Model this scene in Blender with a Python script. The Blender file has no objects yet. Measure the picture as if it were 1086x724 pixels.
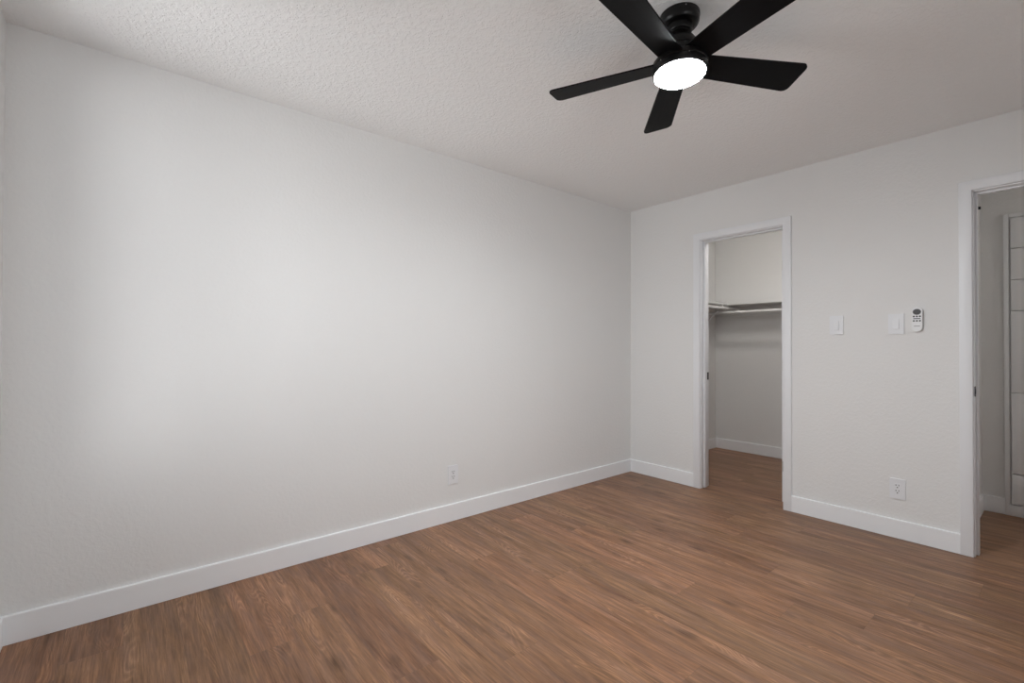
import bpy, bmesh, math
from mathutils import Vector, Matrix

# ------------------------------------------------------------------ camera, world, lights, exposure
S = bpy.context.scene
COL = S.collection
PI = math.pi

YAW, PITCH, ROLL = 0.880179, 0.0089937, 0.0028080
FPX = 493.58
CAM = Vector((2.6708, -3.6570, 1.1737))

cd = bpy.data.cameras.new('camera')
cd.sensor_width = 36.0
cd.lens = FPX / 1086.0 * 36.0
cd.clip_start = 0.02
cam = bpy.data.objects.new('camera', cd)
COL.objects.link(cam)
fw = Vector((-math.sin(YAW) * math.cos(PITCH), math.cos(YAW) * math.cos(PITCH), math.sin(PITCH)))
rt = Vector((math.cos(YAW), math.sin(YAW), 0))
up = rt.cross(fw)
r2 = rt * math.cos(ROLL) + up * math.sin(ROLL)
u2 = -rt * math.sin(ROLL) + up * math.cos(ROLL)
cam.matrix_world = Matrix(((r2.x, u2.x, -fw.x, CAM.x), (r2.y, u2.y, -fw.y, CAM.y),
                           (r2.z, u2.z, -fw.z, CAM.z), (0, 0, 0, 1)))
S.camera = cam

S.view_settings.view_transform = 'Standard'
S.view_settings.look = 'None'
S.view_settings.exposure = 0.0
S.view_settings.gamma = 1.0
S.view_settings.use_curve_mapping = False

# overcast daylight outside the bedroom window
wd = bpy.data.worlds.new('daylight')
S.world = wd
wd.use_nodes = True
wn = wd.node_tree
bg = wn.nodes['Background']
SKY_LIGHT = 3.9       # bright overcast sky
GROUND_LIGHT = 6.4    # sunlit paving seen below the horizon
tcw = wn.nodes.new('ShaderNodeTexCoord')
spw = wn.nodes.new('ShaderNodeSeparateXYZ')
wn.links.new(tcw.outputs['Generated'], spw.inputs[0])
mrw = wn.nodes.new('ShaderNodeMapRange')
mrw.interpolation_type = 'SMOOTHSTEP'
mrw.inputs[1].default_value, mrw.inputs[2].default_value = -0.35, 0.55
wn.links.new(spw.outputs[2], mrw.inputs[0])
mxw = wn.nodes.new('ShaderNodeMixRGB')
mxw.inputs[1].default_value = (0.97 * GROUND_LIGHT, 0.99 * GROUND_LIGHT, 1.01 * GROUND_LIGHT, 1)
mxw.inputs[2].default_value = (0.93 * SKY_LIGHT, 0.98 * SKY_LIGHT, 1.04 * SKY_LIGHT, 1)
wn.links.new(mrw.outputs[0], mxw.inputs[0])
wn.links.new(mxw.outputs[0], bg.inputs['Color'])
bg.inputs['Strength'].default_value = 1.0

# window opening in the wall behind the camera
WX0, WX1, WZ0, WZ1 = 0.16, 1.00, 0.55, 2.34
# added unseen opening in the right-hand wall, for extra fill light (y0, y1, z0, z1)
VY0, VY1, VZ0, VZ1 = -3.00, -1.90, 1.20, 2.05
def portal(name, loc, direction, w, h):
    pl = bpy.data.lights.new(name, 'AREA')
    pl.shape = 'RECTANGLE'
    pl.size, pl.size_y = w - 0.02, h - 0.02
    pl.cycles.is_portal = True
    po = bpy.data.objects.new(name, pl)
    COL.objects.link(po)
    po.location = loc
    po.rotation_euler = Vector(direction).to_track_quat('-Z', 'Y').to_euler()
portal('window_daylight', ((WX0 + WX1) / 2, -4.15, (WZ0 + WZ1) / 2), (0, 1, 0), WX1 - WX0, WZ1 - WZ0)
portal('added_window_daylight', (3.54, (VY0 + VY1) / 2, (VZ0 + VZ1) / 2), (-1, 0, 0), VY1 - VY0, VZ1 - VZ0)

FAN_EMIT = 335.0        # ceiling fan diffuser
CLOSET_LAMP = 53.0     # flush closet lamp above the door head
HALL_LAMP = 23.0       # flush hall lamp to the right of the doorway

# ------------------------------------------------------------------ materials
def srgb(r, g, b):
    f = lambda c: (c / 255) / 12.92 if c / 255 <= 0.04045 else ((c / 255 + 0.055) / 1.055) ** 2.4
    return (f(r), f(g), f(b), 1)

def mat(name, col, rough=0.5, metal=0.0, bump=None, spec=0.5, mottle=0.0):
    m = bpy.data.materials.new(name)
    m.use_nodes = True
    nt = m.node_tree
    b = nt.nodes['Principled BSDF']
    b.inputs['Base Color'].default_value = col
    b.inputs['Roughness'].default_value = rough
    b.inputs['Metallic'].default_value = metal
    b.inputs['Specular IOR Level'].default_value = spec
    tc = nt.nodes.new('ShaderNodeTexCoord')
    if mottle:
        n = nt.nodes.new('ShaderNodeTexNoise')
        n.inputs['Scale'].default_value = 6.0
        n.inputs['Detail'].default_value = 3.0
        nt.links.new(tc.outputs['Object'], n.inputs['Vector'])
        mx = nt.nodes.new('ShaderNodeMixRGB')
        mx.inputs['Color1'].default_value = tuple(c * (1 - mottle) for c in col[:3]) + (1,)
        mx.inputs['Color2'].default_value = tuple(min(1, c * (1 + mottle)) for c in col[:3]) + (1,)
        nt.links.new(n.outputs['Fac'], mx.inputs['Fac'])
        nt.links.new(mx.outputs['Color'], b.inputs['Base Color'])
    if bump:
        scale, dist, detail, lo, hi = bump
        n = nt.nodes.new('ShaderNodeTexNoise')
        n.inputs['Scale'].default_value = scale
        n.inputs['Detail'].default_value = detail
        n.inputs['Roughness'].default_value = 0.55
        nt.links.new(tc.outputs['Object'], n.inputs['Vector'])
        mr = nt.nodes.new('ShaderNodeMapRange')
        mr.interpolation_type = 'SMOOTHSTEP'
        mr.inputs['From Min'].default_value = lo
        mr.inputs['From Max'].default_value = hi
        nt.links.new(n.outputs['Fac'], mr.inputs['Value'])
        bp = nt.nodes.new('ShaderNodeBump')
        bp.inputs['Strength'].default_value = 1.0
        bp.inputs['Distance'].default_value = dist
        nt.links.new(mr.outputs['Result'], bp.inputs['Height'])
        nt.links.new(bp.outputs['Normal'], b.inputs['Normal'])
    return m

M_WALL = mat('painted_drywall', (0.83, 0.827, 0.818, 1), 0.75, bump=(55, 0.00035, 2, 0.42, 0.62), spec=0.25, mottle=0.006)
M_CEIL = mat('textured_ceiling', (0.925, 0.925, 0.92, 1), 0.85, bump=(60, 0.0011, 2.5, 0.44, 0.60), spec=0.2)
M_TRIM = mat('semi_gloss_trim_paint', (0.86, 0.87, 0.89, 1), 0.35, spec=0.4, mottle=0.004)
M_BASE = mat('baseboard_paint', (0.92, 0.93, 0.945, 1), 0.40, spec=0.4, mottle=0.004)
M_SHELF = mat('shelf_paint', (0.78, 0.78, 0.77, 1), 0.45)
M_CAB = mat('cabinet_paint', (0.88, 0.89, 0.90, 1), 0.5, bump=(30, 0.0004, 4, 0.3, 0.7))
M_PLATE = mat('white_plastic', (0.84, 0.85, 0.87, 1), 0.42, spec=0.5)
M_REMOTE = mat('remote_plastic', (0.86, 0.865, 0.875, 1), 0.4)
M_DARKGREY = mat('dark_grey_rubber', (0.085, 0.085, 0.09, 1), 0.6)
M_SLOT = mat('slot_shadow', (0.03, 0.03, 0.03, 1), 0.7)
M_BLACKMETAL = mat('matte_black_metal', (0.012, 0.012, 0.013, 1), 0.42, 0.0, spec=0.5)
M_FANBODY = mat('satin_black_metal', (0.005, 0.0046, 0.0046, 1), 0.30, 0.0, spec=0.30)
M_STEEL = mat('satin_steel', (0.45, 0.44, 0.43, 1), 0.35, 1.0)
M_WHITEMETAL = mat('white_metal', (0.80, 0.80, 0.79, 1), 0.35, spec=0.5)

def blade_material():
    m = mat('black_fan_blade', (0.004, 0.004, 0.0045, 1), 0.48, spec=0.09)
    nt = m.node_tree
    b = nt.nodes['Principled BSDF']
    tc = nt.nodes.new('ShaderNodeTexCoord')
    mp = nt.nodes.new('ShaderNodeMapping')
    mp.inputs['Scale'].default_value = (3, 60, 3)
    n = nt.nodes.new('ShaderNodeTexNoise')
    n.inputs['Scale'].default_value = 2.0
    n.inputs['Detail'].default_value = 4
    nt.links.new(tc.outputs['Object'], mp.inputs['Vector'])
    nt.links.new(mp.outputs['Vector'], n.inputs['Vector'])
    mr = nt.nodes.new('ShaderNodeMapRange')
    mr.inputs['To Min'].default_value = 0.40
    mr.inputs['To Max'].default_value = 0.52
    nt.links.new(n.outputs['Fac'], mr.inputs['Value'])
    nt.links.new(mr.outputs['Result'], b.inputs['Roughness'])
    return m
M_BLADE = blade_material()

def emission(name, col, strength):
    m = bpy.data.materials.new(name)
    m.use_nodes = True
    nt = m.node_tree
    b = nt.nodes['Principled BSDF']
    b.inputs['Base Color'].default_value = (0.8, 0.8, 0.8, 1)
    b.inputs['Emission Color'].default_value = col
    b.inputs['Emission Strength'].default_value = strength
    return m
M_GLOW = emission('lit_diffuser', (0.94, 0.975, 1.0, 1), FAN_EMIT)
M_CLOSETGLOW = emission('lit_closet_diffuser', (1.0, 0.95, 0.90, 1), CLOSET_LAMP)
M_HALLGLOW = emission('lit_hall_diffuser', (1.0, 0.95, 0.90, 1), HALL_LAMP)

def glass_material():
    m = bpy.data.materials.new('window_glass')
    m.use_nodes = True
    nt = m.node_tree
    nt.nodes.clear()
    o = nt.nodes.new('ShaderNodeOutputMaterial')
    t = nt.nodes.new('ShaderNodeBsdfTransparent')
    g = nt.nodes.new('ShaderNodeBsdfGlossy')
    g.inputs['Roughness'].default_value = 0.02
    f = nt.nodes.new('ShaderNodeFresnel')
    f.inputs['IOR'].default_value = 1.45
    x = nt.nodes.new('ShaderNodeMixShader')
    nt.links.new(f.outputs[0], x.inputs[0])
    nt.links.new(t.outputs[0], x.inputs[1])
    nt.links.new(g.outputs[0], x.inputs[2])
    nt.links.new(x.outputs[0], o.inputs[0])
    return m
M_GLASS = glass_material()

def floor_material():
    m = bpy.data.materials.new('walnut_vinyl_planks')
    m.use_nodes = True
    nt = m.node_tree
    L = nt.links.new
    b = nt.nodes['Principled BSDF']
    tc = nt.nodes.new('ShaderNodeTexCoord')
    sp = nt.nodes.new('ShaderNodeSeparateXYZ')
    L(tc.outputs['Object'], sp.inputs[0])
    PW, PL = 0.182, 1.22

    def mth(op, a, c=None, d=None):
        n = nt.nodes.new('ShaderNodeMath')
        n.operation = op
        for i, v in enumerate((a, c, d)):
            if v is None:
                continue
            if isinstance(v, (int, float)):
                n.inputs[i].default_value = v
            else:
                L(v, n.inputs[i])
        return n.outputs[0]

    def noise(vec, scale, detail=2.0, rough=0.5, dist=0.0):
        n = nt.nodes.new('ShaderNodeTexNoise')
        n.inputs['Scale'].default_value = scale
        n.inputs['Detail'].default_value = detail
        n.inputs['Roughness'].default_value = rough
        n.inputs['Distortion'].default_value = dist
        L(vec, n.inputs['Vector'])
        return n.outputs['Fac']

    def comb(x, y, z):
        n = nt.nodes.new('ShaderNodeCombineXYZ')
        for i, v in enumerate((x, y, z)):
            if isinstance(v, (int, float)):
                n.inputs[i].default_value = v
            else:
                L(v, n.inputs[i])
        return n.outputs[0]

    def ramp(v, stops):
        n = nt.nodes.new('ShaderNodeValToRGB')
        e = n.color_ramp.elements
        e[0].position, e[0].color = stops[0]
        e[1].position, e[1].color = stops[-1]
        for p, c in stops[1:-1]:
            k = e.new(p)
            k.color = c
        L(v, n.inputs[0])
        return n.outputs[0]

    def maprange(v, a, c, d, e):
        n = nt.nodes.new('ShaderNodeMapRange')
        n.inputs[1].default_value, n.inputs[2].default_value = a, c
        n.inputs[3].default_value, n.inputs[4].default_value = d, e
        L(v, n.inputs[0])
        return n.outputs[0]

    def mix(kind, fac, c1, c2):
        n = nt.nodes.new('ShaderNodeMixRGB')
        n.blend_type = kind
        for i, v in ((0, fac), (1, c1), (2, c2)):
            if isinstance(v, (int, float)):
                n.inputs[i].default_value = v
            elif isinstance(v, tuple):
                n.inputs[i].default_value = v
            else:
                L(v, n.inputs[i])
        return n.outputs[0]

    yy = mth('DIVIDE', mth('ADD', sp.outputs[1], 10.03), PW)
    row = mth('FLOOR', yy)
    fy = mth('FRACT', yy)
    wr = nt.nodes.new('ShaderNodeTexWhiteNoise')
    wr.noise_dimensions = '1D'
    L(row, wr.inputs['W'])
    xx = mth('ADD', mth('DIVIDE', mth('ADD', sp.outputs[0], 10.0), PL), mth('MULTIPLY', wr.outputs['Value'], 3.7))
    colm = mth('FLOOR', xx)
    fx = mth('FRACT', xx)
    wp = nt.nodes.new('ShaderNodeTexWhiteNoise')
    wp.noise_dimensions = '2D'
    L(comb(row, colm, 0), wp.inputs['Vector'])
    pid = wp.outputs['Value']
    # plank-local coordinates, shifted per plank so that no two planks match
    px = mth('ADD', sp.outputs[0], mth('MULTIPLY', pid, 37.0))
    py = mth('ADD', mth('MULTIPLY', mth('SUBTRACT', fy, 0.5), PW), mth('MULTIPLY', pid, 11.0))
    # fine straight grain
    g1 = noise(comb(mth('MULTIPLY', px, 1.9), mth('MULTIPLY', py, 36.0), pid), 2.2, 8, 0.70, 0.25)
    g2 = noise(comb(mth('MULTIPLY', px, 4.0), mth('MULTIPLY', py, 105.0), pid), 2.0, 5, 0.72, 0.3)
    # broad dark and light figure
    g3 = noise(comb(mth('MULTIPLY', px, 1.1), mth('MULTIPLY', py, 9.0), pid), 1.5, 3, 0.55, 0.6)
    # cathedral figure: stretched rings around a centre on the plank
    wob = noise(comb(mth('MULTIPLY', px, 1.5), mth('MULTIPLY', py, 9.0), 4.0), 1.3, 1, 0.4)
    wob2 = noise(comb(mth('MULTIPLY', px, 10.0), mth('MULTIPLY', py, 38.0), 9.0), 1.2, 2, 0.6)
    ring = mth('ADD', mth('MULTIPLY', wob, 24.0), mth('MULTIPLY', wob2, 0.7))
    saw = mth('FRACT', ring)
    ringv = mth('SUBTRACT', 1.0, mth('ABSOLUTE', mth('SUBTRACT', mth('MULTIPLY', saw, 2.0), 1.0)))
    cmask = maprange(noise(comb(mth('MULTIPLY', px, 1.3), mth('MULTIPLY', py, 7.0), 21.0), 1.5, 1), 0.52, 0.66, 0.0, 1.0)

    base = ramp(g3, [(0.25, srgb(106, 77, 58)), (0.42, srgb(121, 90, 69)), (0.55, srgb(131, 98, 76)), (0.78, srgb(146, 112, 90))])
    hue = ramp(wp.outputs['Value'], [(0.0, srgb(205, 190, 180)), (0.5, srgb(212, 203, 188)), (1.0, srgb(222, 205, 192))])
    c = mix('MULTIPLY', 1.0, base, hue)
    c = mix('MULTIPLY', 1.0, c, comb(1.97, 2.20, 2.40))
    f1 = maprange(g1, 0.32, 0.68, 0.69, 1.27)
    c = mix('MULTIPLY', 1.0, c, comb(f1, f1, f1))
    f2 = maprange(g2, 0.34, 0.66, 0.74, 1.24)
    c = mix('MULTIPLY', 1.0, c, comb(f2, f2, f2))
    tint = noise(comb(mth('MULTIPLY', px, 2.6), mth('MULTIPLY', py, 16.0), 55.0), 1.6, 3, 0.6)
    c = mix('MIX', maprange(tint, 0.42, 0.66, 0.0, 0.38), c, srgb(124, 100, 92))
    cf = maprange(mth('MULTIPLY', mth('POWER', ringv, 1.8), cmask), 0.0, 1.0, 0.95, 1.42)
    c = mix('MULTIPLY', 1.0, c, comb(cf, mth('MULTIPLY', cf, 1.0), mth('MULTIPLY', cf, 0.985)))
    # small knots and worn dark flecks
    kn = nt.nodes.new('ShaderNodeTexVoronoi')
    kn.inputs['Scale'].default_value = 1.0
    L(comb(mth('MULTIPLY', px, 3.0), mth('MULTIPLY', py, 8.0), 3.0), kn.inputs['Vector'])
    kd = maprange(mth('ADD', kn.outputs['Distance'], mth('MULTIPLY', mth('SUBTRACT', g1, 0.5), 0.25)), 0.03, 0.22, 0.58, 1.0)
    c = mix('MULTIPLY', 1.0, c, comb(kd, kd, kd))
    # seams
    ey = mth('MINIMUM', fy, mth('SUBTRACT', 1.0, fy))
    ex = mth('MULTIPLY', mth('MINIMUM', fx, mth('SUBTRACT', 1.0, fx)), PL / PW)
    edge = maprange(mth('MINIMUM', ex, ey), 0.002, 0.008, 0.0, 1.0)
    sf = maprange(edge, 0.0, 1.0, 0.80, 1.0)
    c = mix('MULTIPLY', 1.0, c, comb(sf, sf, sf))
    L(c, b.inputs['Base Color'])
    L(maprange(g1, 0.3, 0.7, 0.42, 0.34), b.inputs['Roughness'])
    b.inputs['Specular IOR Level'].default_value = 0.22
    hgt = mth('ADD', mth('MULTIPLY', edge, 1.0), mth('MULTIPLY', g2, 0.35))
    bp = nt.nodes.new('ShaderNodeBump')
    bp.inputs['Strength'].default_value = 0.5
    bp.inputs['Distance'].default_value = 0.0006
    L(hgt, bp.inputs['Height'])
    L(bp.outputs['Normal'], b.inputs['Normal'])
    return m
M_FLOOR = floor_material()
M_GROUND = mat('outside_gravel', (0.42, 0.38, 0.33, 1), 0.9, mottle=0.1)

# ------------------------------------------------------------------ mesh helpers
def link(name, bm, m, parent=None, smooth=None, mats=None):
    me = bpy.data.meshes.new(name)
    bmesh.ops.recalc_face_normals(bm, faces=bm.faces)
    bm.to_mesh(me)
    bm.free()
    for k in (mats or [m]):
        me.materials.append(k)
    if smooth is not None:
        for p in me.polygons:
            p.use_smooth = True
        me.set_sharp_from_angle(angle=math.radians(smooth))
    o = bpy.data.objects.new(name, me)
    COL.objects.link(o)
    if parent:
        o.parent = parent
    return o

def bx(bm, x0, x1, y0, y1, z0, z1, bevel=0.0, seg=2, mi=0):
    t = bmesh.new()
    bmesh.ops.create_cube(t, size=1.0)
    bmesh.ops.scale(t, vec=(x1 - x0, y1 - y0, z1 - z0), verts=t.verts)
    bmesh.ops.translate(t, vec=((x0 + x1) / 2, (y0 + y1) / 2, (z0 + z1) / 2), verts=t.verts)
    if bevel:
        bmesh.ops.bevel(t, geom=list(t.edges), offset=bevel, segments=seg, profile=0.5, affect='EDGES')
    merge(bm, t, mi)

def merge(bm, t, mi=0, mtx=None):
    if mtx is not None:
        bmesh.ops.transform(t, matrix=mtx, verts=t.verts)
    vm = {v: bm.verts.new(v.co) for v in t.verts}
    for f in t.faces:
        try:
            nf = bm.faces.new([vm[v] for v in f.verts])
            nf.material_index = mi
        except ValueError:
            pass
    t.free()

def lathe(bm, prof, n=64, cap_top=True, cap_bot=True):
    rings = []
    for r, z in prof:
        rings.append([bm.verts.new((r * math.cos(2 * PI * i / n), r * math.sin(2 * PI * i / n), z)) for i in range(n)])
    for a, b in zip(rings, rings[1:]):
        for i in range(n):
            bm.faces.new((a[i], a[(i + 1) % n], b[(i + 1) % n], b[i]))
    if cap_top:
        bm.faces.new(rings[0])
    if cap_bot:
        bm.faces.new(rings[-1])

def tube(bm, p, q, r, n=20, cap=True):
    p, q = Vector(p), Vector(q)
    d = (q - p)
    t = bmesh.new()
    bmesh.ops.create_cone(t, cap_ends=cap, segments=n, radius1=r, radius2=r, depth=d.length)
    m = Matrix.Translation((p + q) / 2) @ d.to_track_quat('Z', 'Y').to_matrix().to_4x4()
    merge(bm, t, 0, m)

def prism(bm, pts, z0, z1, bevel=0.0, seg=2):
    """outline (x, y) swept from z0 to z1"""
    t = bmesh.new()
    lo = [t.verts.new((x, y, z0)) for x, y in pts]
    hi = [t.verts.new((x, y, z1)) for x, y in pts]
    t.faces.new(lo[::-1])
    t.faces.new(hi)
    n = len(pts)
    for i in range(n):
        t.faces.new((lo[i], lo[(i + 1) % n], hi[(i + 1) % n], hi[i]))
    if bevel:
        es = [e for e in t.edges if e.verts[0].co.z == z1 and e.verts[1].co.z == z1]
        bmesh.ops.bevel(t, geom=es, offset=bevel, segments=seg, profile=0.5, affect='EDGES')
    return t

def rounded(x0, x1, y0, y1, r, n=8):
    rs = r if isinstance(r, (list, tuple)) else [r] * 4   # corners: +x+y, -x+y, -x-y, +x-y
    out = []
    for (cx, cy, a0, rr) in ((x1 - rs[0], y1 - rs[0], 0, rs[0]), (x0 + rs[1], y1 - rs[1], PI / 2, rs[1]),
                             (x0 + rs[2], y0 + rs[2], PI, rs[2]), (x1 - rs[3], y0 + rs[3], 1.5 * PI, rs[3])):
        for i in range(n + 1):
            a = a0 + PI / 2 * i / n
            out.append((cx + rr * math.cos(a), cy + rr * math.sin(a)))
    return out

FACE = Matrix(((1, 0, 0, 0), (0, 0, -1, 0), (0, 1, 0, 0), (0, 0, 0, 1)))   # (x, y, z) -> (x, -z, y)

def structure(o, label=None):
    o['kind'] = 'structure'
    if label:
        o['label'] = label
    return o

def empty(name, loc=(0, 0, 0), rot=(0, 0, 0)):
    o = bpy.data.objects.new(name, None)
    COL.objects.link(o)
    o.empty_display_size = 0.1
    o.location = loc
    o.rotation_euler = rot
    return o

def thing(name, label, cat, loc=(0, 0, 0), rot=(0, 0, 0), group=None):
    o = empty(name, loc, rot)
    o['label'] = label
    o['category'] = cat
    if group:
        o['group'] = group
    return o

# ------------------------------------------------------------------ room shell
H = 2.44
XR = 3.42            # right wall of the bedroom
YN = -4.035          # wall behind the camera (holds the window)
WT = 0.12            # closet wall thickness
CD = 1.628           # closet back wall
CXR = 2.12           # right wall of the closet
HX0, HY1, HX1 = 2.235, 1.112, 4.60   # hall
D1A, D1B = 0.700, 1.322              # closet jamb faces
D2A, D2B = 2.311, 3.073              # bedroom doorway jamb faces
DH = 2.047                           # head jamb underside
JT = 0.018

def solid(name, boxes, m):
    bm = bmesh.new()
    for b in boxes:
        bx(bm, *b)
    return structure(link(name, bm, m))

solid('floor', [(-0.12, HX1 + 0.12, YN - 0.12, CD + 0.12, -0.10, 0.0)], M_FLOOR)
solid('ceiling', [(-0.12, HX1 + 0.12, YN - 0.12, CD + 0.12, H, H + 0.10)], M_CEIL)
solid('wall_left', [(-0.12, 0, YN - 0.12, CD + 0.12, 0, H)], M_WALL)
solid('wall_back', [(0, D1A - JT, 0, WT, 0, H), (D1B + JT, D2A - JT, 0, WT, 0, H), (D2B + JT, HX1, 0, WT, 0, H),
                    (D1A - JT, D1B + JT, 0, WT, DH + JT, H), (D2A - JT, D2B + JT, 0, WT, DH + JT, H)], M_WALL)
solid('wall_right', [(XR, XR + 0.12, YN - 0.12, VY0, 0, H), (XR, XR + 0.12, VY1, 0, 0, H),
                     (XR, XR + 0.12, VY0, VY1, 0, VZ0), (XR, XR + 0.12, VY0, VY1, VZ1, H)], M_WALL)
solid('wall_front', [(0, WX0, YN - 0.12, YN, 0, H), (WX1, XR, YN - 0.12, YN, 0, H),
                     (WX0, WX1, YN - 0.12, YN, 0, WZ0), (WX0, WX1, YN - 0.12, YN, WZ1, H)], M_WALL)
solid('wall_closet_back', [(0, HX0, CD, CD + 0.12, 0, H)], M_WALL)
solid('wall_closet_right', [(CXR, HX0, WT, CD, 0, H)], M_WALL)
solid('wall_hall_back', [(HX0, HX1, HY1, HY1 + 0.12, 0, H)], M_WALL)
solid('wall_hall_right', [(HX1, HX1 + 0.12, 0, HY1 + 0.12, 0, H)], M_WALL)

# baseboards: flat 1x4 stock with an eased top edge
BH, BT = 0.114, 0.014
def baseboard(name, runs):
    bm = bmesh.new()
    for axis, a, b, face, sgn in runs:      # the board stands on the wall face and grows towards sgn
        prof = [(0, 0.0015), (BT, 0.0015), (BT, BH - 0.004), (BT - 0.0015, BH - 0.001), (BT - 0.004, BH), (0, BH)]
        v0, v1 = [], []
        for d, z in prof:
            w = face + sgn * d
            v0.append(bm.verts.new((a, w, z) if axis == 'x' else (w, a, z)))
            v1.append(bm.verts.new((b, w, z) if axis == 'x' else (w, b, z)))
        n = len(prof)
        for i in range(n):
            bm.faces.new((v0[i], v0[(i + 1) % n], v1[(i + 1) % n], v1[i]))
        bm.faces.new(v0)
        bm.faces.new(v1[::-1])
    return structure(link(name, bm, M_BASE))

CW = 0.054      # casing width
baseboard('baseboard_left', [('y', YN + BT, -BT, 0.0, 1)])
baseboard('baseboard_back', [('x', 0.0, D1A - 0.006 - CW, 0.0, -1), ('x', D1B + 0.006 + CW, D2A - 0.006 - CW, 0.0, -1),
                             ('x', D2B + 0.006 + CW, XR, 0.0, -1)])
baseboard('baseboard_front', [('x', 0.0, XR, YN, 1)])
baseboard('baseboard_right', [('y', YN + BT, -BT, XR, -1)])
baseboard('baseboard_closet', [('y', WT, CD - BT, 0.0, 1), ('x', 0.0, CXR, CD, -1), ('y', WT, CD - BT, CXR, -1)])
baseboard('baseboard_hall', [('x', HX0, 2.3515, HY1, -1), ('x', 3.30, HX1, HY1, -1), ('y', WT, HY1 - BT, HX0, 1)])

# ------------------------------------------------------------------ door frames
def frame(root, xa, xb, rebate_room):
    # casing on the bedroom side and on the far side
    for y0, y1, nm in ((-0.016, 0.0, 'casing'), (WT, WT + 0.016, 'casing')):
        rv = 0.006
        x0, x1, zt = xa - rv, xb + rv, DH + rv
        pts = [(x0 - CW, 0.001), (x0, 0.001), (x0, zt), (x1, zt), (x1, 0.001), (x1 + CW, 0.001), (x1 + CW, zt + CW), (x0 - CW, zt + CW)]
        t = prism(None, pts, -y0 if y0 < 0 else y0, -y1 if y0 < 0 else y1)
        bmesh.ops.recalc_face_normals(t, faces=t.faces)
        es = [e for e in t.edges if len({round(v.co.z, 5) for v in e.verts}) == 1 and abs(e.verts[0].co.z) > 1e-4 and abs(e.verts[0].co.z - WT) > 1e-4]
        bmesh.ops.bevel(t, geom=es, offset=0.0016, segments=2, profile=0.5, affect='EDGES')
        bm = bmesh.new()
        merge(bm, t, 0, FACE if y0 < 0 else Matrix(((1, 0, 0, 0), (0, 0, 1, 0), (0, 1, 0, 0), (0, 0, 0, 1))))
        link(nm, bm, M_TRIM, root, smooth=35)
    bm = bmesh.new()
    bx(bm, xa - JT, xa, 0.0, WT, 0.001, DH + JT, 0.0012)
    bx(bm, xb, xb + JT, 0.0, WT, 0.001, DH + JT, 0.0012)
    bx(bm, xa, xb, 0.0, WT, DH, DH + JT, 0.0012)
    link('jamb', bm, M_TRIM, root, smooth=35)
    y0, y1 = (0.040, 0.078) if rebate_room else (0.040, 0.080)
    bm = bmesh.new()
    st = 0.011
    bx(bm, xa, xa + st, y0, y1, 0.002, DH, 0.0015)
    bx(bm, xb - st, xb, y0, y1, 0.002, DH, 0.0015)
    bx(bm, xa + st, xb - st, y0, y1, DH - st, DH, 0.0015)
    link('door_stop', bm, M_TRIM, root, smooth=35)

def leaf_panel(x0, x1, y0, y1):
    bm = bmesh.new()
    bx(bm, x0, x1, y0, y1, 0.014, DH - 0.004, 0.002)
    return bm

d1 = structure(empty('door_1'), 'white cased closet doorway with its door swung back inside the closet')
frame(d1, D1A, D1B, False)
bm = bmesh.new()
bx(bm, D1A - 0.001, D1A + 0.0022, 0.094, 0.1215, 0.893, 0.955, 0.001)
bx(bm, D1A + 0.0005, D1A + 0.0030, 0.100, 0.114, 0.908, 0.940, 0.0008)
o = link('strike_plate', bm, M_BLACKMETAL, d1, smooth=35); o['label'] = 'black strike plate on the left jamb'
bm = leaf_panel(1.2695, 1.3045, 0.124, 0.730)
lf = link('door_leaf', bm, M_TRIM, d1, smooth=35)
for hz in (0.279, 1.03, 1.78):
    bm = bmesh.new()
    bx(bm, 1.2725, 1.312, 0.1218, 0.1242, hz - 0.038, hz + 0.038, 0.0006)
    tube(bm, (1.3085, 0.1225, hz - 0.04), (1.3085, 0.1225, hz + 0.04), 0.005, 12)
    link('hinge', bm, M_STEEL if hz < 0.5 else M_WHITEMETAL, lf, smooth=35)
# lever handle on the leaf (both faces)
bm = bmesh.new()
for s, xf in ((-1, 1.2695), (1, 1.3045)):
    tube(bm, (xf, 0.665, 0.925), (xf + s * 0.008, 0.665, 0.925), 0.026, 28)
    tube(bm, (xf + s * 0.008, 0.665, 0.925), (xf + s * 0.045, 0.665, 0.925), 0.009, 16)
    bx(bm, min(xf + s * 0.038, xf + s * 0.052), max(xf + s * 0.038, xf + s * 0.052), 0.545, 0.675, 0.915, 0.935, 0.004)
link('lever_handle', bm, M_BLACKMETAL, lf, smooth=35)

d2 = structure(empty('door_2'), 'white cased doorway from the bedroom to the dim hall')
frame(d2, D2A, D2B, True)
# strike with its rounded lip curling out over the jamb edge
bm = bmesh.new()
t = prism(None, rounded(-0.0140, 0.012, -0.0285, 0.0285, [0.002, 0.012, 0.012, 0.002]), 0.0, 0.003, 0.0008)
merge(bm, t, 0, Matrix.Translation((D2A - 0.0005, 0.011, 0.924)) @ Matrix(((0, 0, 1, 0), (1, 0, 0, 0), (0, 1, 0, 0), (0, 0, 0, 1))))
t = prism(None, rounded(-0.006, 0.007, -0.014, 0.014, 0.003), 0.0, 0.0012, 0.0)
merge(bm, t, 0, Matrix.Translation((D2A + 0.0024, 0.016, 0.924)) @ Matrix(((0, 0, 1, 0), (1, 0, 0, 0), (0, 1, 0, 0), (0, 0, 0, 1))))
o = link('strike_plate', bm, M_BLACKMETAL, d2, smooth=35); o['label'] = 'black strike plate with a rounded lip'
# small dark catch high on the jamb, behind the stop
bm = bmesh.new()
tube(bm, (D2A - 0.002, 0.1270, 1.975), (D2A + 0.017, 0.1270, 1.975), 0.0085, 16)
link('bumper', bm, M_BLACKMETAL, d2, smooth=35)
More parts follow.
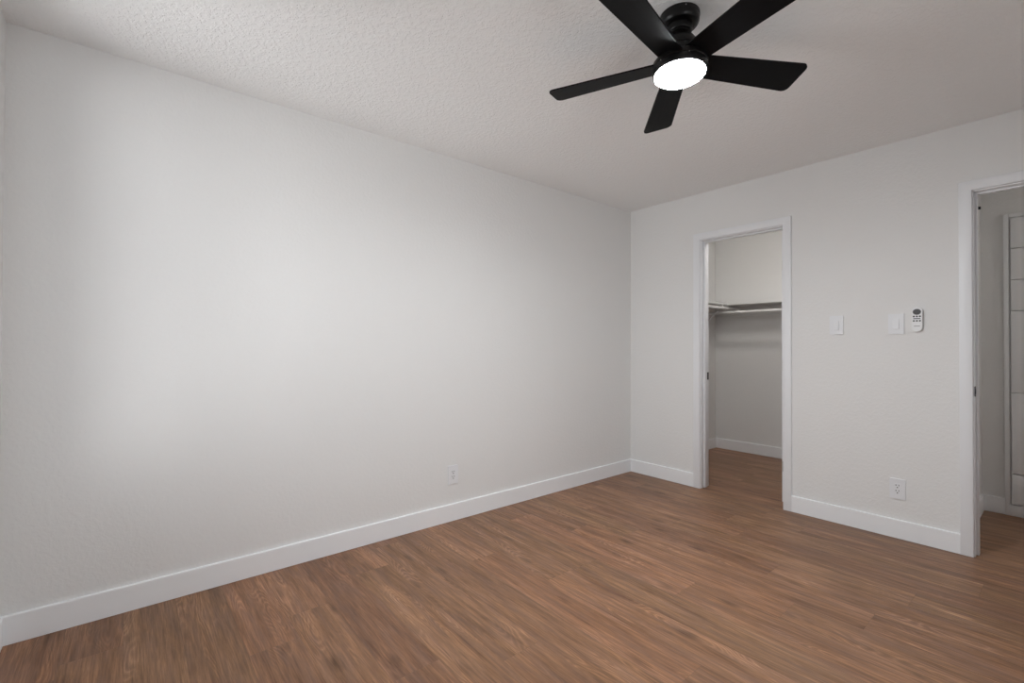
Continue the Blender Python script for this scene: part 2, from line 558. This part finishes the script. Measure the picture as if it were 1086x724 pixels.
# door leaf folded back against the right wall
bm = bmesh.new()
bx(bm, D2B + 0.002, D2B + 0.037, -0.780, -0.024, 0.014, DH - 0.004, 0.002)
lf = link('door_leaf', bm, M_TRIM, d2, smooth=35)
bm = bmesh.new()
for s, xf in ((-1, D2B + 0.002), (1, D2B + 0.037)):
    tube(bm, (xf, -0.715, 0.925), (xf + s * 0.008, -0.715, 0.925), 0.026, 28)
    tube(bm, (xf + s * 0.008, -0.715, 0.925), (xf + s * 0.045, -0.715, 0.925), 0.009, 16)
    bx(bm, min(xf + s * 0.038, xf + s * 0.052), max(xf + s * 0.038, xf + s * 0.052), -0.725, -0.595, 0.915, 0.935, 0.004)
link('lever_handle', bm, M_BLACKMETAL, lf, smooth=35)

# ------------------------------------------------------------------ bedroom window behind the camera
def window(name, label, wid, z0, z1, loc, rz):
    """frame, panes and sill built facing +y, the wall face at y = 0, centred on x = 0"""
    w = structure(empty(name, loc, (0, 0, rz)), label)
    a, b, f = -wid / 2, wid / 2, 0.045
    bm = bmesh.new()
    bx(bm, a, a + f, -0.10, -0.05, z0, z1)
    bx(bm, b - f, b, -0.10, -0.05, z0, z1)
    bx(bm, a + f, b - f, -0.10, -0.05, z0, z0 + f)
    bx(bm, a + f, b - f, -0.10, -0.05, z1 - f, z1)
    bx(bm, -0.02, 0.02, -0.10, -0.05, z0 + f, z1 - f)
    link('window_frame', bm, M_WHITEMETAL, w)
    for p, q in ((a + f, -0.02), (0.02, b - f)):
        bm = bmesh.new()
        bx(bm, p, q, -0.078, -0.074, z0 + f, z1 - f)
        link('window_pane', bm, M_GLASS, w)
    bm = bmesh.new()
    bx(bm, a, b, -0.05, 0.012, z0 - 0.0005, z0 + 0.015, 0.003)
    link('window_sill', bm, M_TRIM, w, smooth=35)
window('window_1', 'white framed sliding window in the wall behind the camera', WX1 - WX0, WZ0, WZ1, ((WX0 + WX1) / 2, YN, 0), 0)
window('added_window', 'white framed sliding window added unseen in the right wall for fill light', VY1 - VY0, VZ0, VZ1, (XR, (VY0 + VY1) / 2, 0), PI / 2)

# ------------------------------------------------------------------ closet shelves, rods
SZ = 1.635
ST = 0.018
sd = 0.280
def tagp(o, label, cat, group=None):
    o['label'] = label
    o['category'] = cat
    if group:
        o['group'] = group
    return o

sh = thing('closet_shelf', 'white shelf along the closet back wall on its cleat', 'shelf', (0, 0, 0))
bm = bmesh.new()
bx(bm, 0.0, CXR, 1.345, CD, SZ - ST, SZ, 0.0015)
link('shelf_board', bm, M_SHELF, sh, smooth=35)
bm = bmesh.new()
bx(bm, 0.0, CXR, CD - 0.018, CD, SZ - ST - 0.105, SZ - ST, 0.0015)
link('cleat', bm, M_SHELF, sh, smooth=35)

sl = thing('closet_shelf', 'short white shelf along the closet left wall, partly behind the door casing', 'shelf', (0, 0, 0))
bm = bmesh.new()
bx(bm, 0.0, sd, WT + 0.02, 1.3445, SZ - ST, SZ, 0.0015)
link('shelf_board', bm, M_SHELF, sl, smooth=35)
bm = bmesh.new()
bx(bm, 0.0, 0.018, WT + 0.02, 1.3445, SZ - ST - 0.105, SZ - ST, 0.0015)
link('cleat', bm, M_SHELF, sl, smooth=35)
# bracket: wall plate, top arm, diagonal and front hook
bm = bmesh.new()
by = 1.235
bx(bm, 0.018, 0.022, by - 0.014, by + 0.014, SZ - ST - 0.27, SZ - ST, 0.001)
bx(bm, 0.020, sd - 0.012, by - 0.006, by + 0.006, SZ - ST - 0.010, SZ - ST, 0.001)
bx(bm, sd - 0.014, sd - 0.002, by - 0.006, by + 0.006, SZ - ST - 0.040, SZ + 0.002, 0.001)
tube(bm, (0.024, by, SZ - ST - 0.25), (sd - 0.02, by, SZ - ST - 0.035), 0.005, 10)
link('shelf_bracket', bm, M_WHITEMETAL, sl, smooth=35)

def rod(label, p, q, axis):
    r = thing('closet_rod', label, 'hanging rod', p)
    d = Vector(q) - Vector(p)
    bm = bmesh.new()
    tube(bm, (0, 0, 0), d, 0.0155, 28)
    link('pole', bm, M_WHITEMETAL, r, smooth=35)
    for c, s in ((Vector((0, 0, 0)), 1), (d, -1)):
        bm = bmesh.new()
        n = d.normalized()
        tube(bm, c, c + n * s * 0.004, 0.030, 28)
        tube(bm, c + n * s * 0.004, c + n * s * 0.016, 0.020, 28)
        link('socket', bm, M_WHITEMETAL, r, smooth=35)
    return r
rod('white hanging rod along the closet back wall below the long shelf', (0.018, 1.345, 1.537), (CXR - 0.001, 1.345, 1.537), 'x')
rod('white hanging rod of the closet left side, slightly higher than the back one', (0.272, WT + 0.001, 1.583), (0.272, CD - 0.019, 1.583), 'y')

# ------------------------------------------------------------------ hall: linen cabinet and flush lamp
cb = thing('linen_cabinet', 'white built-in linen cabinet with stacked panel fronts, seen through the right doorway', 'cabinet', (2.352, HY1, 0))
CWD = 0.948
yo = -0.022
bm = bmesh.new()
bx(bm, 0.0, 0.026, yo, 0.0, 0.001, 2.105, 0.0015)
bx(bm, CWD - 0.026, CWD, yo, 0.0, 0.001, 2.105, 0.0015)
bx(bm, 0.026, CWD - 0.026, yo, 0.0, 2.078, 2.105, 0.0015)
bx(bm, 0.026, CWD - 0.026, yo, 0.0, 0.001, 0.078, 0.0015)
link('face_frame', bm, M_CAB, cb, smooth=35)
bm = bmesh.new()
bx(bm, 0.026, CWD - 0.026, -0.006, 0.0, 0.078, 2.078)
link('carcass', bm, M_CAB, cb)
zs = [0.084, 0.293, 0.857, 1.424, 1.641, 1.859, 2.070]
for i in range(6):
    a, b = zs[i] + 0.0025, zs[i + 1] - 0.0025
    for x0, x1 in ((0.034, CWD / 2 - 0.002), (CWD / 2 + 0.002, CWD - 0.034)):
        bm = bmesh.new()
        bx(bm, x0, x1, yo - 0.006, -0.006, a, b, 0.003, 3)
        link('cabinet_door' if b - a > 0.3 else 'drawer_front', bm, M_CAB, cb, smooth=35)

def flush_lamp(label, loc, m, k=1.0):
    hl = thing('ceiling_light', label, 'lamp', loc)
    bm = bmesh.new()
    lathe(bm, [(0.16 * k, 0.0), (0.165 * k, -0.01), (0.165 * k, -0.03), (0.155 * k, -0.035)])
    link('base', bm, M_WHITEMETAL, hl, smooth=35)
    bm = bmesh.new()
    lathe(bm, [(0.152 * k, -0.034), (0.150 * k, -0.05), (0.12 * k, -0.07), (0.06 * k, -0.08), (0.002, -0.082)])
    link('diffuser', bm, m, hl, smooth=60)
flush_lamp('round flush ceiling light in the hall right of the doorway', (3.85, 0.6, H), M_HALLGLOW)
flush_lamp('small round flush ceiling light inside the closet above the door head', (0.95, 0.62, H), M_CLOSETGLOW, 0.7)

# ------------------------------------------------------------------ switches, outlets, remote (built in the x-z plane, facing -y)

def plate_mesh(w, h):
    bm = bmesh.new()
    t = prism(None, rounded(-w / 2, w / 2, -h / 2, h / 2, 0.003, 4), 0.0, 0.0075, 0.0030, 3)
    merge(bm, t, 0, FACE)
    return bm

def wall_switch(label, x, z, tilt):
    r = thing('light_switch', label, 'light switch', (x, 0, z), group='rocker switches on the closet wall')
    link('wall_plate', plate_mesh(0.077, 0.124), M_PLATE, r, smooth=35)
    bm = bmesh.new()
    t = prism(None, rounded(-0.0168, 0.0168, -0.0335, 0.0335, 0.0012, 3), 0.0060, 0.0086, 0.0008)
    merge(bm, t, 0, FACE)
    link('bezel', bm, M_PLATE, r, smooth=35)
    bm = bmesh.new()
    t = bmesh.new()
    # rocker wedge, pressed at one end
    w, h = 0.0148, 0.0310
    z0, za, zb = 0.007, 0.0135 + tilt, 0.0135 - tilt
    lo = [t.verts.new(p) for p in ((-w, -h, z0), (w, -h, z0), (w, h, z0), (-w, h, z0))]
    hi = [t.verts.new(p) for p in ((-w, -h, za), (w, -h, za), (w, h, zb), (-w, h, zb))]
    t.faces.new(lo[::-1]); t.faces.new(hi)
    for i in range(4):
        t.faces.new((lo[i], lo[(i + 1) % 4], hi[(i + 1) % 4], hi[i]))
    bmesh.ops.bevel(t, geom=list(t.edges), offset=0.0008, segments=2, affect='EDGES')
    merge(bm, t, 0, FACE)
    link('rocker', bm, M_PLATE, r, smooth=35)
    for s in (-1, 1):
        bm = bmesh.new()
        tube(bm, (0, -0.0070, s * 0.0480), (0, -0.0081, s * 0.0480), 0.0028, 14)
        link('screw', bm, M_PLATE, r, smooth=35)
    return r

wall_switch('white rocker light switch between the closet door and the other switch', 1.6545, 1.3165, 0.0022)
wall_switch('white rocker light switch just left of the fan remote', 1.968, 1.3145, 0.0028)

def outlet(label, loc, rz):
    r = thing('wall_outlet', label, 'power outlet', loc, (0, 0, rz), group='duplex outlets low on the walls')
    link('wall_plate', plate_mesh(0.077, 0.122), M_PLATE, r, smooth=35)
    bm = bmesh.new()
    t = prism(None, rounded(-0.0168, 0.0168, -0.0335, 0.0335, 0.0012, 3), 0.0060, 0.0092, 0.0008)
    merge(bm, t, 0, FACE)
    link('receptacle', bm, M_PLATE, r, smooth=35)
    for zc in (0.0165, -0.0165):
        bm = bmesh.new()
        bx(bm, -0.0085, -0.0055, -0.0098, -0.0088, zc + 0.001, zc + 0.010)
        bx(bm, 0.0055, 0.0085, -0.0098, -0.0088, zc + 0.002, zc + 0.010)
        tube(bm, (0, -0.0088, zc - 0.0075), (0, -0.0098, zc - 0.0075), 0.0032, 12)
        link('socket_slots', bm, M_SLOT, r)
    return r
outlet('white outlet low on the wall between the closet and the doorway', (1.9715, 0, 0.302), 0)
outlet('white outlet low on the long left wall above the baseboard', (0, -1.9645, 0.3075), PI / 2)

rm = thing('fan_remote', 'white fan remote with grey buttons in a wall holder right of the switches', 'remote control', (2.069, 0, 1.3385))
bm = bmesh.new()
t = prism(None, rounded(-0.0225, 0.0225, -0.0700, 0.0400, 0.0224, 10), 0.0, 0.010, 0.002)
merge(bm, t, 0, FACE)
link('holder', bm, M_REMOTE, rm, smooth=35)
bm = bmesh.new()
t = prism(None, rounded(-0.0245, 0.0245, -0.0725, 0.0725, 0.0244, 14), 0.006, 0.022, 0.005, 4)
merge(bm, t, 0, FACE)
link('body', bm, M_REMOTE, rm, smooth=50)
def oval(bm, cx, cz, a, b, z0, z1, n=28):
    t = prism(None, [(cx + a * math.cos(2 * PI * i / n), cz + b * math.sin(2 * PI * i / n)) for i in range(n)], z0, z1, 0.0004)
    merge(bm, t, 0, FACE)
bm = bmesh.new(); oval(bm, 0, 0.0440, 0.0190, 0.0175, 0.0215, 0.0230)
link('button_pad', bm, M_DARKGREY, rm, smooth=35)
for bxp in (-0.0140, 0.0, 0.0140):
    for bz in (0.0170, -0.0095):
        bm = bmesh.new(); oval(bm, bxp, bz, 0.0050, 0.0048, 0.0215, 0.0230, 16)
        link('button', bm, M_DARKGREY, rm, smooth=35)
bm = bmesh.new()
t = prism(None, rounded(-0.0165, 0.0165, 0.0014, 0.0064, 0.0019), 0.0215, 0.0230); merge(bm, t, 0, FACE)
link('bar_button', bm, M_DARKGREY, rm, smooth=35)
bm = bmesh.new()
t = prism(None, rounded(-0.0140, 0.0140, -0.0425, -0.0400, 0.0009), 0.0215, 0.0222); merge(bm, t, 0, FACE)
link('maker_mark', bm, M_DARKGREY, rm, smooth=35)

# ------------------------------------------------------------------ ceiling fan
FX, FY = 1.7108, -2.0355
fan = thing('ceiling_fan', 'black five-blade flush ceiling fan with a glowing round light', 'ceiling fan', (FX, FY, H))
def fz(z):
    return z - H
bm = bmesh.new()
lathe(bm, [(0.0715, 0.0), (0.0735, fz(2.437)), (0.0735, fz(2.426)), (0.0722, fz(2.4245)), (0.0722, fz(2.412)), (0.0705, fz(2.405)),
           (0.0660, fz(2.3995)), (0.0580, fz(2.3965)), (0.0460, fz(2.3955))])
link('canopy', bm, M_FANBODY, fan, smooth=28)
bm = bmesh.new()
bx(bm, -0.0022, 0.0022, -0.002, 0.002, -0.002, 0.002, 0.0008)
o = link('canopy_screw', bm, M_STEEL, fan, smooth=35)
o.location = (0.75 * 0.0735, -0.66 * 0.0735, fz(2.430))
bm = bmesh.new()
lathe(bm, [(0.0440, fz(2.3965)), (0.0462, fz(2.395)), (0.0462, fz(2.3750)), (0.0440, fz(2.3715)), (0.0390, fz(2.3705)),
           (0.0385, fz(2.3660)), (0.0415, fz(2.3590)), (0.0480, fz(2.3500)), (0.0560, fz(2.3410)), (0.0620, fz(2.3310)), (0.0650, fz(2.3200)),
           (0.0655, fz(2.3085)), (0.0650, fz(2.3065))])
link('neck', bm, M_FANBODY, fan, smooth=28)
bm = bmesh.new()
lathe(bm, [(0.0615, fz(2.3068)), (0.0640, fz(2.3045)), (0.0640, fz(2.262)), (0.0600, fz(2.258))])
link('motor_hub', bm, M_FANBODY, fan, smooth=28)
# slightly out of level below the neck, as the photo shows
TX, TY = 0.0309, -0.0254
ZB = fz(2.2558)
tilt = Matrix(((1, 0, 0, 0), (0, 1, 0, 0), (TX, TY, 1, ZB), (0, 0, 0, 1)))
tr = (Matrix.Rotation(-TX, 4, 'Y') @ Matrix.Rotation(TY, 4, 'X'))
tr = Matrix.Translation((0, 0, ZB)) @ tr
def lower(name, prof, m, sm=28):
    bm = bmesh.new()
    lathe(bm, prof, 96)
    bmesh.ops.transform(bm, matrix=tr, verts=bm.verts)
    return link(name, bm, m, fan, smooth=sm)
lower('motor_housing', [(0.0560, 0.006), (0.0950, 0.004), (0.1000, 0.000), (0.1015, -0.006), (0.1015, -0.0145), (0.099, -0.0165)], M_FANBODY)
lower('light_ring', [(0.0960, -0.0165), (0.0995, -0.0175), (0.1000, -0.022), (0.0990, -0.0400), (0.0975, -0.0435), (0.0935, -0.0445)], M_FANBODY)
lower('diffuser', [(0.0932, -0.0425), (0.0932, -0.0455), (0.088, -0.0490), (0.070, -0.0525), (0.045, -0.0550), (0.020, -0.0560), (0.0008, -0.0562)], M_GLOW, 60)['label'] = 'glowing white round diffuser'

# blade: straight edges widening outward, rounded corners
def blade_bm():
    w = lambda u: 0.1016 + (0.1435 - 0.1016) * (u - 0.1) / 0.5
    R, r0, rc = 0.5137, 0.058, 0.024
    h1, h0 = w(R) / 2, w(r0) / 2
    pts = []
    for (cx, cy, a0) in ((R - rc, h1 - rc - 0.0012, 0.0), ):
        pass
    for i in range(9):
        a = PI / 2 * i / 8
        pts.append((R - rc + rc * math.cos(a), h1 - 0.001 - rc + rc * math.sin(a)))
    rr = 0.006
    for i in range(5):
        a = PI / 2 + PI / 2 * i / 4
        pts.append((r0 + rr + rr * math.cos(a), h0 - rr + rr * math.sin(a)))
    pts = pts[::-1]
    full = [(x, -y) for x, y in pts[::-1]] + pts
    # order: go around
    full = [(x, y) for x, y in pts[::-1]] + [(x, -y) for x, y in pts]
    t = prism(None, full, -0.003, 0.003, 0.0012)
    return t
for k in range(5):
    dev = (0.0125, -0.0105, -0.0028, -0.0057, 0.0065)[k]
    a = -1.4539 + k * math.radians(72) + dev
    p = -0.2195
    e = Vector((math.cos(a), math.sin(a), 0)); t_ = Vector((-math.sin(a), math.cos(a), 0))
    v = t_ * math.cos(p) + Vector((0, 0, 1)) * math.sin(p)
    n = e.cross(v)
    bl = blade_bm()
    m = Matrix(((e.x, v.x, n.x, 0), (e.y, v.y, n.y, 0), (e.z, v.z, n.z, 0), (0, 0, 0, 1)))
    bm = bmesh.new()
    merge(bm, bl)
    o = link('blade', bm, M_BLADE, fan, smooth=35)
    full = tr @ m
    o.matrix_local = full
for k in range(6):
    a = 2 * PI * k / 6 + 0.35
    bm = bmesh.new()
    tube(bm, (0.0996 * math.cos(a), 0.0996 * math.sin(a), -0.0200), (0.1022 * math.cos(a), 0.1022 * math.sin(a), -0.0200), 0.0020, 10)
    bmesh.ops.transform(bm, matrix=tr, verts=bm.verts)
    link('light_ring_screw', bm, M_STEEL, fan, smooth=35)
